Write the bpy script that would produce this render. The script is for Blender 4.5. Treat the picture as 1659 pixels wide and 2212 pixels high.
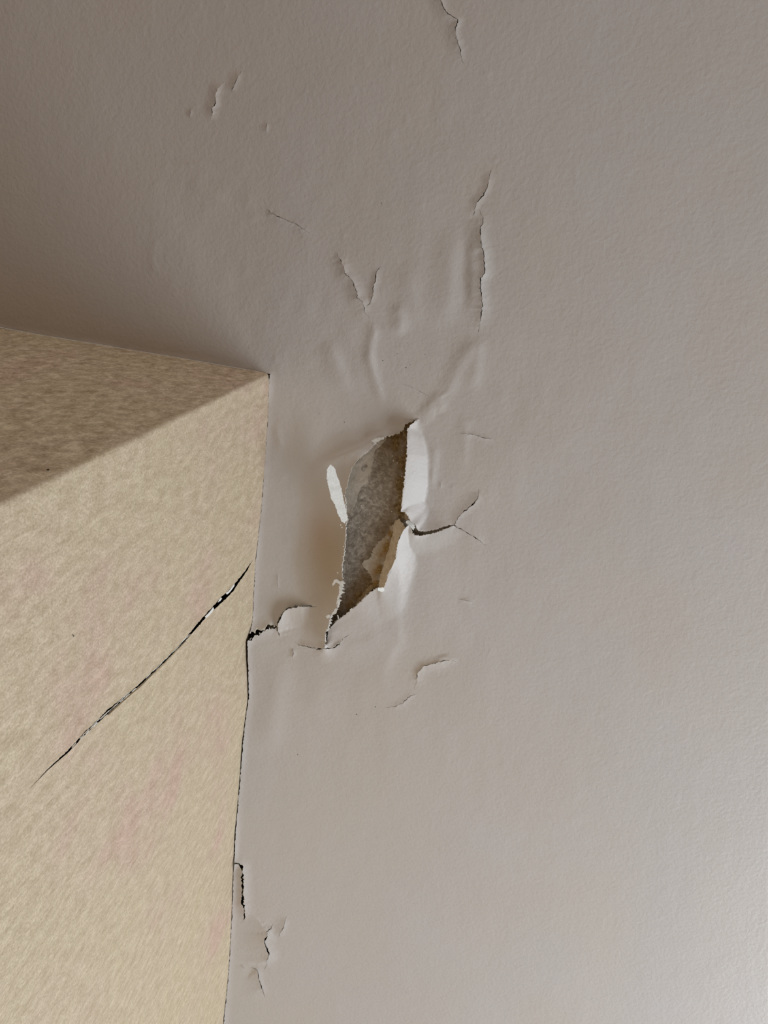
import bpy, math, random
import numpy as np
from mathutils import Vector, Matrix
from mathutils.geometry import delaunay_2d_cdt

sc = bpy.context.scene
for o in list(bpy.data.objects):
    bpy.data.objects.remove(o)

# ------------------------------------------------------------------ camera
# the column corner on the ceiling is the world origin in x, y; x runs to the right, y towards the viewer's side
PX, PY, FOC = 829.5, 1106.0, 1650.0
H = 2.5                                   # ceiling height
DIST = 1.02                               # lens to the column corner
def ray(u, v):
    r = np.array([u - PX, v - PY, FOC]); return r / np.linalg.norm(r)
P0 = (581.0, 806.5)
R0 = ray(*P0)
U = []
for D in ((-581.0, -98.0), (-98.0, 1405.0), (-581.0, 281.0)):
    q = ray(P0[0] + D[0], P0[1] + D[1]); u_ = q - q.dot(R0) * R0; U.append(u_ / np.linalg.norm(u_))
c12, c13, c23 = U[0] @ U[1], U[0] @ U[2], U[1] @ U[2]
t1 = math.sqrt(-(c12 * c13) / c23); t2 = -c12 / t1; t3 = -c13 / t1
e1, e2, e3 = [(u_ + t * R0) / np.linalg.norm(u_ + t * R0) for u_, t in zip(U, (t1, t2, t3))]
WB = np.array([-e1, e2, -e3])             # rows: world x, y, z in lens axes (x right, y down, z forward)
CAM = np.array([0, 0, H]) - WB @ (R0 * DIST)
cam_d = bpy.data.cameras.new('camera'); cam = bpy.data.objects.new('camera', cam_d); sc.collection.objects.link(cam)
M = Matrix.Identity(4)
ax, ay, az = WB[:, 0], -WB[:, 1], -WB[:, 2]
for i in range(3):
    M[i][0], M[i][1], M[i][2], M[i][3] = ax[i], ay[i], az[i], CAM[i]
cam.matrix_world = M
cam_d.sensor_fit = 'VERTICAL'; cam_d.sensor_height = 24.0; cam_d.lens = FOC / 2212.0 * 24.0
cam_d.clip_start = 0.01
sc.camera = cam

# ------------------------------------------------------------------ light
sc.view_settings.view_transform = 'Standard'; sc.view_settings.look = 'None'
sc.view_settings.gamma = 1.0; sc.view_settings.use_curve_mapping = False
sc.view_settings.exposure = 0.07
w = bpy.data.worlds.new('world'); sc.world = w; w.use_nodes = True
w.node_tree.nodes['Background'].inputs[0].default_value = (1.0, 0.90, 0.80, 1)
w.node_tree.nodes['Background'].inputs[1].default_value = 0.11
def area(name, loc, target, sx, sy, energy, col):
    l = bpy.data.lights.new(name, 'AREA'); l.shape = 'RECTANGLE'; l.size = sx; l.size_y = sy
    l.energy = energy; l.color = col
    o = bpy.data.objects.new(name, l); sc.collection.objects.link(o)
    o.location = loc
    o.rotation_euler = (Vector(target) - Vector(loc)).to_track_quat('-Z', 'Y').to_euler()
    return o
area('window_daylight', (2.4, 1.35, 1.6), (0.0, 0.6, 2.45), 2.6, 1.1, 64, (0.88, 0.95, 1.0))
area('warm_fill_light', (-0.2, -2.4, 2.15), (-0.3, 0.0, 2.2), 1.6, 0.4, 12.5, (1.0, 0.89, 0.79))  # invented warm fill that brightens the back wall, not a real lamp

# ------------------------------------------------------------------ helpers
rng = np.random.default_rng(7)
def at(u, v, h=0.0):
    """point on the sight line of pixel (u, v) that lies h millimetres below the ceiling"""
    u = np.asarray(u, float); v = np.asarray(v, float)
    d = np.stack([u - PX, v - PY, np.full_like(u, FOC)], -1) @ WB.T
    t = (H - np.asarray(h) / 1000.0 - CAM[2]) / d[..., 2]
    return CAM + d * t[..., None]
def at_wall(u, v):                        # on the plane x = 0
    d = np.stack([u - PX, v - PY, np.full_like(u, FOC)], -1) @ WB.T
    t = (0 - CAM[0]) / d[..., 0]
    return CAM + d * t[..., None]
def pix(P):
    q = (P - CAM) @ WB
    z = np.maximum(q[..., 2], 0.05)
    return np.stack([PX + q[..., 0] / z * FOC, PY + q[..., 1] / z * FOC], -1), q[..., 2] > 0.1
def in_poly(P, poly):
    x, y = P[:, 0], P[:, 1]; ins = np.zeros(len(P), bool)
    n = len(poly)
    for i in range(n):
        x1, y1 = poly[i]; x2, y2 = poly[(i + 1) % n]
        if y1 == y2: continue
        c = (y1 > y) != (y2 > y)
        ins ^= c & (x < (x2 - x1) * (y - y1) / (y2 - y1) + x1)
    return ins
def seg_dist(P, pts):
    """distance, arclength fraction and side of the nearest segment of an open polyline"""
    pts = np.asarray(pts, float)
    a, b = pts[:-1], pts[1:]; d = b - a; L = np.hypot(d[:, 0], d[:, 1]) + 1e-9
    cum = np.concatenate([[0], np.cumsum(L)]); tot = cum[-1]
    best = np.full(len(P), 1e9); tt = np.zeros(len(P)); side = np.zeros(len(P))
    for i in range(len(a)):
        r = P - a[i]; t = np.clip((r @ d[i]) / L[i] ** 2, 0, 1)
        q = r - t[:, None] * d[i]; dd = np.hypot(q[:, 0], q[:, 1])
        m = dd < best
        best[m] = dd[m]; tt[m] = (cum[i] + t[m] * L[i]) / tot
        side[m] = np.sign(d[i][0] * r[m, 1] - d[i][1] * r[m, 0])
    return best, tt, side
def resample(pts, step, closed=False):
    pts = np.asarray(pts, float)
    if closed: pts = np.vstack([pts, pts[:1]])
    L = np.hypot(*(pts[1:] - pts[:-1]).T); out = []
    for i in range(len(L)):
        n = max(1, int(round(L[i] / step)))
        for k in range(n): out.append(pts[i] + (pts[i + 1] - pts[i]) * k / n)
    if not closed: out.append(pts[-1])
    return np.array(out)
def lowfreq(n, k=3, rg=rng):
    a = rg.normal(size=n + 4 * k); ker = np.hanning(2 * k + 1); ker /= np.sqrt((ker ** 2).sum())
    return np.convolve(a, ker, 'same')[2 * k:2 * k + n]
def link(ob, parent=None):
    sc.collection.objects.link(ob)
    if parent: ob.parent = parent
    return ob
def mesh_obj(name, V, F, mat, parent=None, smooth=True, label=None):
    me = bpy.data.meshes.new(name); me.from_pydata([tuple(map(float, p)) for p in V], [], [tuple(map(int, f)) for f in F])
    me.materials.append(mat); me.polygons.foreach_set('use_smooth', [smooth] * len(me.polygons)); me.update()
    ob = link(bpy.data.objects.new(name, me), parent)
    if label: ob['label'] = label
    return ob
def structure(ob, label, cat):
    ob['kind'] = 'structure'; ob['label'] = label; ob['category'] = cat
def color_attr(me, name, C):
    a = me.color_attributes.new(name, 'FLOAT_COLOR', 'POINT')
    a.data.foreach_set('color', np.hstack([C, np.ones((len(C), 1))]).astype(np.float32).ravel())
def cdt(points, loops, opened=()):
    """triangulate points with closed loops and open polylines as constraints"""
    P = [tuple(p) for p in points]; E = []
    for lp, closed in [(l, True) for l in loops] + [(l, False) for l in opened]:
        s = len(P); P += [tuple(p) for p in lp]; n = len(lp)
        E += [(s + i, s + i + 1) for i in range(n - 1)]
        if closed: E.append((s + n - 1, s))
    r = delaunay_2d_cdt([Vector(p) for p in P], E, [], 0, 1e-7)
    return np.array([tuple(p) for p in r[0]]), np.array([f for f in r[2] if len(f) == 3])
def vnoise(P, scale, seed=0):
    """cheap smooth value noise on 2-D points, roughly -1..1"""
    rg = np.random.default_rng(seed); T = rg.uniform(-1, 1, (128, 128))
    q = np.asarray(P) / scale; i = np.floor(q).astype(int); f = q - i; f = f * f * (3 - 2 * f)
    g = lambda a, b: T[(i[:, 0] + a) % 128, (i[:, 1] + b) % 128]
    return (g(0, 0) * (1 - f[:, 0]) + g(1, 0) * f[:, 0]) * (1 - f[:, 1]) + (g(0, 1) * (1 - f[:, 0]) + g(1, 1) * f[:, 0]) * f[:, 1]
def sstep(a, b, x):
    t = np.clip((x - a) / (b - a), 0, 1); return t * t * (3 - 2 * t)

# ------------------------------------------------------------------ materials
def new_mat(name, rough=0.6, spec=0.3):
    m = bpy.data.materials.new(name); m.use_nodes = True
    b = m.node_tree.nodes['Principled BSDF']; b.inputs['Roughness'].default_value = rough
    b.inputs['Specular IOR Level'].default_value = spec
    return m, m.node_tree, b
def noise(nt, scale, detail=4, rough=0.5, vec=None, dist=0.0):
    n = nt.nodes.new('ShaderNodeTexNoise'); n.inputs['Scale'].default_value = scale
    n.inputs['Detail'].default_value = detail; n.inputs['Roughness'].default_value = rough
    n.inputs['Distortion'].default_value = dist
    if vec is not None: nt.links.new(vec, n.inputs['Vector'])
    return n.outputs[0]
def ramp(nt, fac, stops):
    r = nt.nodes.new('ShaderNodeValToRGB'); nt.links.new(fac, r.inputs[0])
    el = r.color_ramp.elements
    while len(el) < len(stops): el.new(0.5)
    for e, (p, c) in zip(el, stops): e.position = p; e.color = (*c, 1)
    return r.outputs[0]
def mix(nt, a, b, fac, mode='MIX'):
    m = nt.nodes.new('ShaderNodeMix'); m.data_type = 'RGBA'; m.blend_type = mode
    for s, i in ((fac, 0), (a, 6), (b, 7)):
        if isinstance(s, (int, float)): m.inputs[i].default_value = s
        elif isinstance(s, tuple): m.inputs[i].default_value = (*s, 1)
        else: nt.links.new(s, m.inputs[i])
    return m.outputs[2]
def bump(nt, h, strength, dist, prev=None):
    b = nt.nodes.new('ShaderNodeBump'); b.inputs['Strength'].default_value = strength; b.inputs['Distance'].default_value = dist
    nt.links.new(h, b.inputs['Height'])
    if prev is not None: nt.links.new(prev, b.inputs['Normal'])
    return b.outputs[0]
def coords(nt, scale=(1, 1, 1), rot=(0, 0, 0)):
    g = nt.nodes.new('ShaderNodeNewGeometry'); mp = nt.nodes.new('ShaderNodeMapping')
    mp.inputs['Scale'].default_value = scale; mp.inputs['Rotation'].default_value = rot
    nt.links.new(g.outputs['Position'], mp.inputs[0]); return mp.outputs[0]
def attr(nt, name):
    a = nt.nodes.new('ShaderNodeAttribute'); a.attribute_name = name; return a.outputs[0]

m_paint, nt, b = new_mat('ceiling_paint', 0.42, 0.35)
v = coords(nt)
base = ramp(nt, noise(nt, 7, 3, 0.5, v), [(0.35, (0.645, 0.615, 0.595)), (0.65, (0.65, 0.62, 0.612))])
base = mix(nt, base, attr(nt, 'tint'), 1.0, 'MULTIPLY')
nt.links.new(base, b.inputs['Base Color'])
n1 = bump(nt, noise(nt, 190, 3, 0.55, v, 0.3), 0.42, 0.0011)
n2 = bump(nt, noise(nt, 45, 2, 0.5, v), 0.20, 0.0022, n1)
nt.links.new(n2, b.inputs['Normal'])

m_white, nt, b = new_mat('torn_white_paint', 0.75, 0.2)
v = coords(nt)
nt.links.new(ramp(nt, noise(nt, 500, 4, 0.6, v), [(0.3, (0.70, 0.68, 0.63)), (0.6, (0.84, 0.83, 0.80))]), b.inputs['Base Color'])
nt.links.new(bump(nt, noise(nt, 700, 3, 0.6, v), 0.5, 0.0006), b.inputs['Normal'])

m_edge, nt, b = new_mat('torn_edge_plaster', 0.8, 0.15)
v = coords(nt)
nt.links.new(ramp(nt, noise(nt, 600, 4, 0.65, v), [(0.3, (0.40, 0.35, 0.28)), (0.55, (0.72, 0.68, 0.60))]), b.inputs['Base Color'])
nt.links.new(bump(nt, noise(nt, 900, 3, 0.6, v), 0.6, 0.0006), b.inputs['Normal'])

m_plaster, nt, b = new_mat('bare_plaster', 0.9, 0.1)
v = coords(nt)
grey = ramp(nt, noise(nt, 170, 8, 0.72, v, 0.4), [(0.30, (0.22, 0.19, 0.155)), (0.48, (0.38, 0.335, 0.28)), (0.62, (0.58, 0.53, 0.46)), (0.72, (0.70, 0.66, 0.58))])
rust = ramp(nt, noise(nt, 260, 6, 0.7, v, 0.5), [(0.32, (0.13, 0.075, 0.025)), (0.52, (0.27, 0.18, 0.08)), (0.68, (0.50, 0.40, 0.26))])
sep = nt.nodes.new('ShaderNodeSeparateColor'); nt.links.new(attr(nt, 'tint'), sep.inputs[0])
col = mix(nt, grey, rust, sep.outputs[0])
pits = ramp(nt, noise(nt, 1500, 2, 0.5, v), [(0.28, (0.25, 0.22, 0.19)), (0.36, (1, 1, 1))])
col = mix(nt, col, pits, 0.8, 'MULTIPLY')
nt.links.new(col, b.inputs['Base Color'])
nn = bump(nt, noise(nt, 900, 4, 0.65, v), 0.5, 0.0008)
nn = bump(nt, noise(nt, 110, 5, 0.6, v), 0.7, 0.003, nn)
nt.links.new(nn, b.inputs['Normal'])

m_layer, nt, b = new_mat('old_beige_distemper', 0.85, 0.15)
v = coords(nt)
a_ = ramp(nt, noise(nt, 150, 6, 0.65, v), [(0.3, (0.54, 0.49, 0.42)), (0.7, (0.72, 0.67, 0.59))])
r_ = ramp(nt, noise(nt, 240, 6, 0.7, v, 0.8), [(0.35, (0.22, 0.12, 0.03)), (0.55, (0.45, 0.29, 0.11)), (0.7, (0.66, 0.56, 0.40))])
sep = nt.nodes.new('ShaderNodeSeparateColor'); nt.links.new(attr(nt, 'tint'), sep.inputs[0])
nt.links.new(mix(nt, a_, r_, sep.outputs[0]), b.inputs['Base Color'])
nt.links.new(bump(nt, noise(nt, 350, 5, 0.65, v), 0.6, 0.001), b.inputs['Normal'])

m_tan, nt, b = new_mat('tan_paint_underside', 0.7, 0.2)
v = coords(nt)
nt.links.new(ramp(nt, noise(nt, 120, 6, 0.65, v, 0.6), [(0.3, (0.50, 0.39, 0.26)), (0.6, (0.70, 0.60, 0.46))]), b.inputs['Base Color'])
nt.links.new(bump(nt, noise(nt, 200, 5, 0.6, v), 0.5, 0.0012), b.inputs['Normal'])

m_dark, nt, b = new_mat('painted_cavity_shade', 0.95, 0.05)  # near-black colour stands in for shade inside the gaps and slit
nt.links.new(ramp(nt, noise(nt, 200, 4, 0.6, coords(nt)), [(0.3, (0.012, 0.010, 0.009)), (0.7, (0.04, 0.033, 0.028))]), b.inputs['Base Color'])

def wallpaper(name, sc1, lo, hi, sf=95):
    m, nt, b = new_mat(name, 0.5, 0.35)
    v = coords(nt, sc1); v0 = coords(nt)
    big = ramp(nt, noise(nt, 5.5, 4, 0.6, v0), [(0.40, (0.60, 0.495, 0.355)), (0.56, (0.60, 0.483, 0.362)), (0.66, (0.605, 0.435, 0.352))])
    f_ = noise(nt, sf, 10, 0.82, v, 0.2)
    fib = ramp(nt, f_, [(0.38, lo), (0.50, (0.95, 0.94, 0.92)), (0.61, hi)])
    col = mix(nt, big, fib, 1.0, 'MULTIPLY')
    g_ = ramp(nt, noise(nt, 420, 3, 0.6, v0), [(0.36, (0.86, 0.85, 0.82)), (0.64, (1.10, 1.11, 1.12))])
    nt.links.new(mix(nt, col, g_, 1.0, 'MULTIPLY'), b.inputs['Base Color'])
    rr = nt.nodes.new('ShaderNodeMapRange'); nt.links.new(f_, rr.inputs[0])
    rr.inputs[1].default_value = 0.4; rr.inputs[2].default_value = 0.65; rr.inputs[3].default_value = 0.65; rr.inputs[4].default_value = 0.38
    nt.links.new(rr.outputs[0], b.inputs['Roughness'])
    nn = bump(nt, noise(nt, 480, 3, 0.6, v0, 0.2), 0.75, 0.0010)
    nn = bump(nt, f_, 0.30, 0.0010, nn)
    nt.links.new(nn, b.inputs['Normal'])
    return m
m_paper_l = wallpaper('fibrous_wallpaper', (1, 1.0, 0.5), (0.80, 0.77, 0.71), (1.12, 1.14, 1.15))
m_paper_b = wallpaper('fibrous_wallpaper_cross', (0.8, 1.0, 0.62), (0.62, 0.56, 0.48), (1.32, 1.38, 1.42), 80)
m_floor, nt, b = new_mat('wooden_floorboards', 0.45, 0.4)
v = coords(nt, (1, 6, 1))
nt.links.new(ramp(nt, noise(nt, 6, 6, 0.6, v), [(0.3, (0.30, 0.19, 0.11)), (0.7, (0.46, 0.31, 0.19))]), b.inputs['Base Color'])
m_speck, nt, b = new_mat('dark_speck', 0.8, 0.1); b.inputs['Base Color'].default_value = (0.03, 0.025, 0.02, 1)

# ------------------------------------------------------------------ traced features (pixels)
HOLE = [  # u, v, lift mm, reach px, shape exponent
 (905.6,903.8,0.5,20,2),(898,906.6,1.5,22,2),(885,913,3,24,2),(875.7,917,3.85,29.1,1.9),(871.5,925,3.85,33.9,1.9),(861.8,932.6,3.85,38.8,1.9),
 (845,939,5,40,2),(831,943,6,42,2),(813,953,7,45,2),(806,964,8,60,2),(798,973.7,10,80,2),(784,982,11,100,2),(770,996,13,110,2),
 (760.6,1011,14,115,2),(753.7,1032,15.36,108,2),(749.5,1051,17.28,112.5,2),(745,1070.7,19.2,117,2),(746.8,1095.7,21.12,121.5,2),
 (749.5,1120.6,23.04,126,2),(746.8,1137,24.96,130.5,2),(745.9,1165,26.88,135,2),(742.6,1198,27.84,135,2),(738.4,1228.8,27.84,135,2),
 (741,1253.7,27.84,135,2),(735.7,1276,26.88,135,2),(730,1303.6,24.96,126,2),(726,1317.5,23.04,117,2),(713.5,1331,21.12,108,2),
 (709,1350.8,18.24,90,2),(703,1367,15.36,72,2),(702,1379,13.44,54,2),(703.5,1386,11.52,40.5,2),(701,1400,8.64,27,2),
 (705,1386,2.4,27,2),(708,1378,2.88,31.5,2),(708,1366,3.84,36,2),(714.5,1354.6,4.8,40.5,2),(728.7,1341,5.76,54,2),(745,1328.6,6.72,63,2),
 (759,1317.5,7.68,67.5,1.7),(773,1306,9,80,1.7),(787,1291,10,80,1.6),(800.8,1278.7,11,80,1.6),(814.7,1270,12,75,1.6),(824,1276,13,70,1.5),
 (834,1250,15,62,1.4),(846,1225,17,56,1.3),(855,1205,18,52,1.3),(858,1175,19,54,1.3),(866,1156,19,50,1.3),(874,1142,18,44,1.3),
 (884,1133,14.43,34.9,1.2),(889,1150,13,36,1.4),(896,1156.5,11,36,1.6),(906,1157.5,8,40,1.8),(928,1154.5,5,42,2),(950.6,1147.5,3.5,40,2),
 (967,1141,2.5,36,2),(981,1135,1.5,30,2),(972.7,1133.5,2.5,30,2),(959,1138,5,45,2),(939.5,1144.6,9,60,2),(920,1148,13,60,1.8),
 (902,1146,17,55,1.5),(898,1134,18.28,48.5,1.3),(886.8,1126,20.2,50.4,1.1),(881,1115,22.13,54.3,1.05),(875.7,1106.8,24.05,58.2,1),(866,1104.6,25.97,64,1),
 (868.8,1084.6,25.97,62.1,1),(870.7,1065,25.01,60.1,1),(874,1040,24.05,58.2,1),(875.7,1015,23.09,56.3,1),(879,984.8,21.16,54.3,1),
 (879,957,19.24,50.4,1),(880.7,943,17.32,47.5,1),(880,925,14.43,44.6,1),(889,916,10.58,36.9,1),(897,909.5,5,30,1.3)]
# name pts, gap px, lift +side, lift -side, reach +, reach -, open ends (+side is image left on a downward line, image below on a rightward one)
CR = [
 ([(945,-45),(952,0),(955,12),(967,29),(989,42),(984,63),(986,82),(993,104),(998,130),(1004,143)],1.6,2.2,1.6,34,16,'s'),
 ([(522,152),(516,164),(506,181),(499,202)],1.0,1.3,1.0,22,14,''),
 ([(485,175),(473,188),(465,202),(466,222),(458,236),(457,258),(461,266)],1.5,1.8,1.9,24,16,''),
 ([(412,234),(409,256)],0.8,0.9,0.6,12,8,''),
 ([(577,264),(574,289)],0.6,0.9,0.7,20,8,''),
 ([(1064,360),(1058,380),(1053,401),(1044,422),(1030,437),(1026,452),(1021,473)],1.5,1.6,1.2,22,14,''),
 ([(1033,448),(1043,471),(1044,483),(1037,490),(1038,507),(1040,528),(1045,549),(1047,591),(1038,602),(1038,629),(1041,642),(1042,659),(1039,684),(1035,705),(1032,728)],2.0,4.2,3.0,44,24,''),
 ([(570,442),(587,462),(608,471),(641,485),(667,502),(673,512)],0.9,1.5,0.9,16,10,''),
 ([(719,539),(736,561),(745,589),(760,604),(770,629),(772,644),(784,653),(788,675),(799,688)],1.5,2.8,2.4,32,22,''),
 ([(823,575),(813,587),(810,608),(806,625),(806,637),(799,656),(790,662)],1.7,1.4,1.2,14,14,''),
 ([(1033,1055),(1035,1071),(1025,1086),(1011.6,1097),(997.7,1109.6),(986.6,1123),(980,1135)],2.0,2.6,1.2,34,16,'e'),
 ([(980,1134),(997.7,1144),(1014,1154),(1036.5,1168),(1050,1179)],2.2,1.0,1.4,16,20,'s'),
 ([(991,936),(1003,936),(1022.6,939),(1042,944.6),(1072,949.5)],1.0,0.9,0.9,12,10,''),
 ([(867,827),(900,842),(937,861)],0.4,0.4,0.4,12,10,''),
 ([(990,1294),(1009,1298),(1023,1301)],0.5,1.1,0.9,12,8,''),
 ([(533,1379),(546,1370),(559,1365),(571,1360),(582,1352),(590,1354),(601,1354)],15,3,4,26,30,'s'),
 ([(605,1378),(601,1368),(598,1358),(600,1347),(604.7,1333),(609.5,1325.7),(616.7,1318),(628.8,1312),(641,1310),(660,1308.8),(685,1310)],6.0,10,0.8,55,26,''),
 ([(636,1386),(645.7,1393),(667,1397.5),(684,1401.6),(701,1401.6),(720,1399),(730,1393),(739.7,1381),(754,1371)],2.8,1.5,3.5,20,24,''),
 ([(632,1400),(633.6,1412),(631.7,1423)],0.8,1.6,1.0,12,10,''),
 ([(600,1236),(598.6,1253),(601,1275)],0.5,1.0,0.7,12,8,''),
 ([(894,1488),(900,1474),(901,1464.6),(901,1455),(907,1448),(917,1438),(931.5,1434.5),(951,1430),(965,1426),(986,1429)][::-1],2.2,2.0,2.8,16,26,''),
 ([(903,1497),(893,1502),(883,1505.6),(869,1519),(856.7,1525),(835,1529)],1.3,0.9,0.9,16,14,''),
 ([(505,1865),(516,1866),(523,1873.6),(523.5,1893),(524.4,1912),(524.4,1931),(524,1951),(528,1965),(528,1982),(521,1995)],4.5,5.5,3.6,22,24,'s'),
 ([(619,1978),(612,2004),(600,2027)],0.8,2.0,1.4,26,14,''),
 ([(590,1995),(584.7,2006),(577,2013),(576,2025.5),(571,2033),(576,2047),(581,2062),(575,2076),(576,2086),(571,2095)],2.8,5.5,3.6,70,26,''),
 ([(542,2089),(554.5,2095),(559,2115),(564,2129),(572,2154)],1.5,3.2,1.8,40,16,''),
 ([(520,2084),(530,2094)],0.8,1.0,0.5,10,8,''),
 ([(951,1040),(953,1056)],0.3,0.7,0.7,10,8,''),
]
RIDGE = [  # pts, height mm, half width + side, half width - side
 ([(800,690),(808,718),(798,760),(795,800)],1.6,13,9),
 ([(798,745),(806,802),(819,844),(831,884)],1.8,13,8),
 ([(700,730),(718,765),(738,812),(752,850)],1.6,26,15),
 ([(858,650),(866,690),(858,730)],1.8,20,14),
 ([(1034,726),(1008,762),(987,802),(958,868)],1.4,20,14),
 ([(1036,720),(1030,780),(1018,850)],1.6,26,14),
 ([(985,480),(975,560),(968,640),(950,720)],1.8,34,22),
 ([(880,560),(890,640),(905,720)],1.0,26,20),
 ([(900,870),(925,885),(945,862),(960,900)],2.0,22,16),
 ([(660,1015),(720,990),(780,965),(838,932),(870,917)],2.6,20,7),
 ([(940,955),(936,1000),(930,1060)],1.4,9,9),
 ([(596,915),(602,945),(612,975)],1.0,8,6),
 ([(864,1140),(860,1200),(859,1269),(854,1346),(859,1384),(842,1410),(830,1440),(820,1480),(819,1518)],1.7,60,15),
 ([(610,1400),(602,1460),(590,1540),(570,1640)],2.4,34,30),
 ([(700,1402),(690,1470),(660,1560)],1.5,50,44),
 ([(500,440),(440,415),(400,390)],0.7,14,9),
 ([(476,380),(430,360),(380,352)],0.5,10,9),
 ([(340,500),(330,560),(344,600)],0.5,12,8),
 ([(940,1423),(965,1419),(990,1430)],1.2,5,5),
 ([(1000,880),(1005,960),(1000,1020)],0.8,14,12),
 ([(1008,690),(1020,640),(1019,560),(1024,500)],1.2,14,12),
 ([(640,1400),(760,1395),(850,1330)],2.2,34,40),
]
EDGE1 = [(-60,698),(0,708),(93,725),(200,742),(270,754),(330,763),(425,779),(500,792),(560,803),(584,808)]
EDGE2 = [(582.5,811),(580,860),(579,897),(572.5,997),(568,1060),(564.5,1100),(556,1180),(552.5,1208),(548,1290),(547,1317),(544.5,1350),(537,1376),
 (534.5,1390),(535.5,1425),(537,1469),(537.5,1509),(531,1552),(525,1606),(519.5,1679),(516,1720),(513,1751),(509,1798),(506,1862),(503.5,1917),(501,1989),(496.5,2062),
 (494.5,2095),(490,2146),(485,2194),(484,2212),(480,2270)]

def densify_jag(pts, step, amp, rg):
    q = resample(pts, step); n = len(q)
    t = np.gradient(q, axis=0); t /= np.hypot(*t.T)[:, None] + 1e-9
    nn = np.stack([-t[:, 1], t[:, 0]], -1)
    env = np.minimum(1, np.minimum(np.arange(n), np.arange(n)[::-1]) / 3)
    return q + nn * (lowfreq(n, 1, rg) * amp * env)[:, None], nn
cracks = []
for ci, (pts, gap, lp, ln, rp, rn, ends) in enumerate(CR):
    rg = np.random.default_rng(100 + ci)
    q, nn = densify_jag(pts, 3.0, 0.75 if gap > 0.6 else 0.3, rg); n = len(q)
    s = np.linspace(0, 1, n)
    a = np.ones(n)
    if 's' not in ends: a *= np.clip(s / 0.35, 0, 1)
    if 'e' not in ends: a *= np.clip((1 - s) / 0.35, 0, 1)
    a = np.sqrt(a)
    wd = gap * a * np.clip(0.75 + 0.38 * lowfreq(n, 2, rg), 0.22, 1.6) / 2
    up = q + nn * wd[:, None]; dn = q - nn * wd[:, None]
    if 's' not in ends and 'e' not in ends: lens = np.vstack([up, dn[1:-1][::-1]])
    elif 's' in ends and 'e' in ends: lens = np.vstack([up, dn[::-1]])
    elif 's' in ends: lens = np.vstack([up, dn[:-1][::-1]])
    else: lens = np.vstack([up, dn[1:][::-1]])
    cracks.append(dict(line=q, lens=lens, up=up, dn=dn, wd=wd, lp=lp, ln=ln, rp=rp, rn=rn, ends=ends, gap=gap))
# jagged hole outline, lift data carried along
hp = []
for i in range(len(HOLE)):
    a, b_ = np.array(HOLE[i], float), np.array(HOLE[(i + 1) % len(HOLE)], float)
    n = max(1, int(round(np.hypot(*(b_[:2] - a[:2])) / 2.6)))
    for k in range(n): hp.append(a + (b_ - a) * k / n)
hp = np.array(hp)
rg = np.random.default_rng(5)
tg = np.roll(hp[:, :2], -1, 0) - np.roll(hp[:, :2], 1, 0); tg /= np.hypot(*tg.T)[:, None] + 1e-9
hn = np.stack([tg[:, 1], -tg[:, 0]], -1)      # into the hole or out of it, fixed below
hole = hp[:, :2].copy()
test = in_poly(hole + hn * 1.2, hole); hn[~test] *= -1
hole = hole + hn * (lowfreq(len(hole), 1, rg) * 0.75)[:, None]

BL = [(rng.uniform(300, 1250), rng.uniform(60, 2150), rng.uniform(3, 7), rng.uniform(0.15, 0.6)) for _ in range(230)]
BL += [(rng.uniform(330, 560), rng.uniform(320, 620), rng.uniform(5, 14), rng.uniform(0.2, 0.5)) for _ in range(30)]
BL += [(rng.uniform(585, 700), rng.uniform(880, 1300), rng.uniform(4, 9), rng.uniform(0.2, 0.7)) for _ in range(26)]
BL += [(u, v_, 5, 0.9) for u, v_ in ((1357, 373), (848, 292), (1050, 162), (602, 1022), (612, 1028), (660, 1030), (700, 1043), (594, 775), (1160, 900))]

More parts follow.
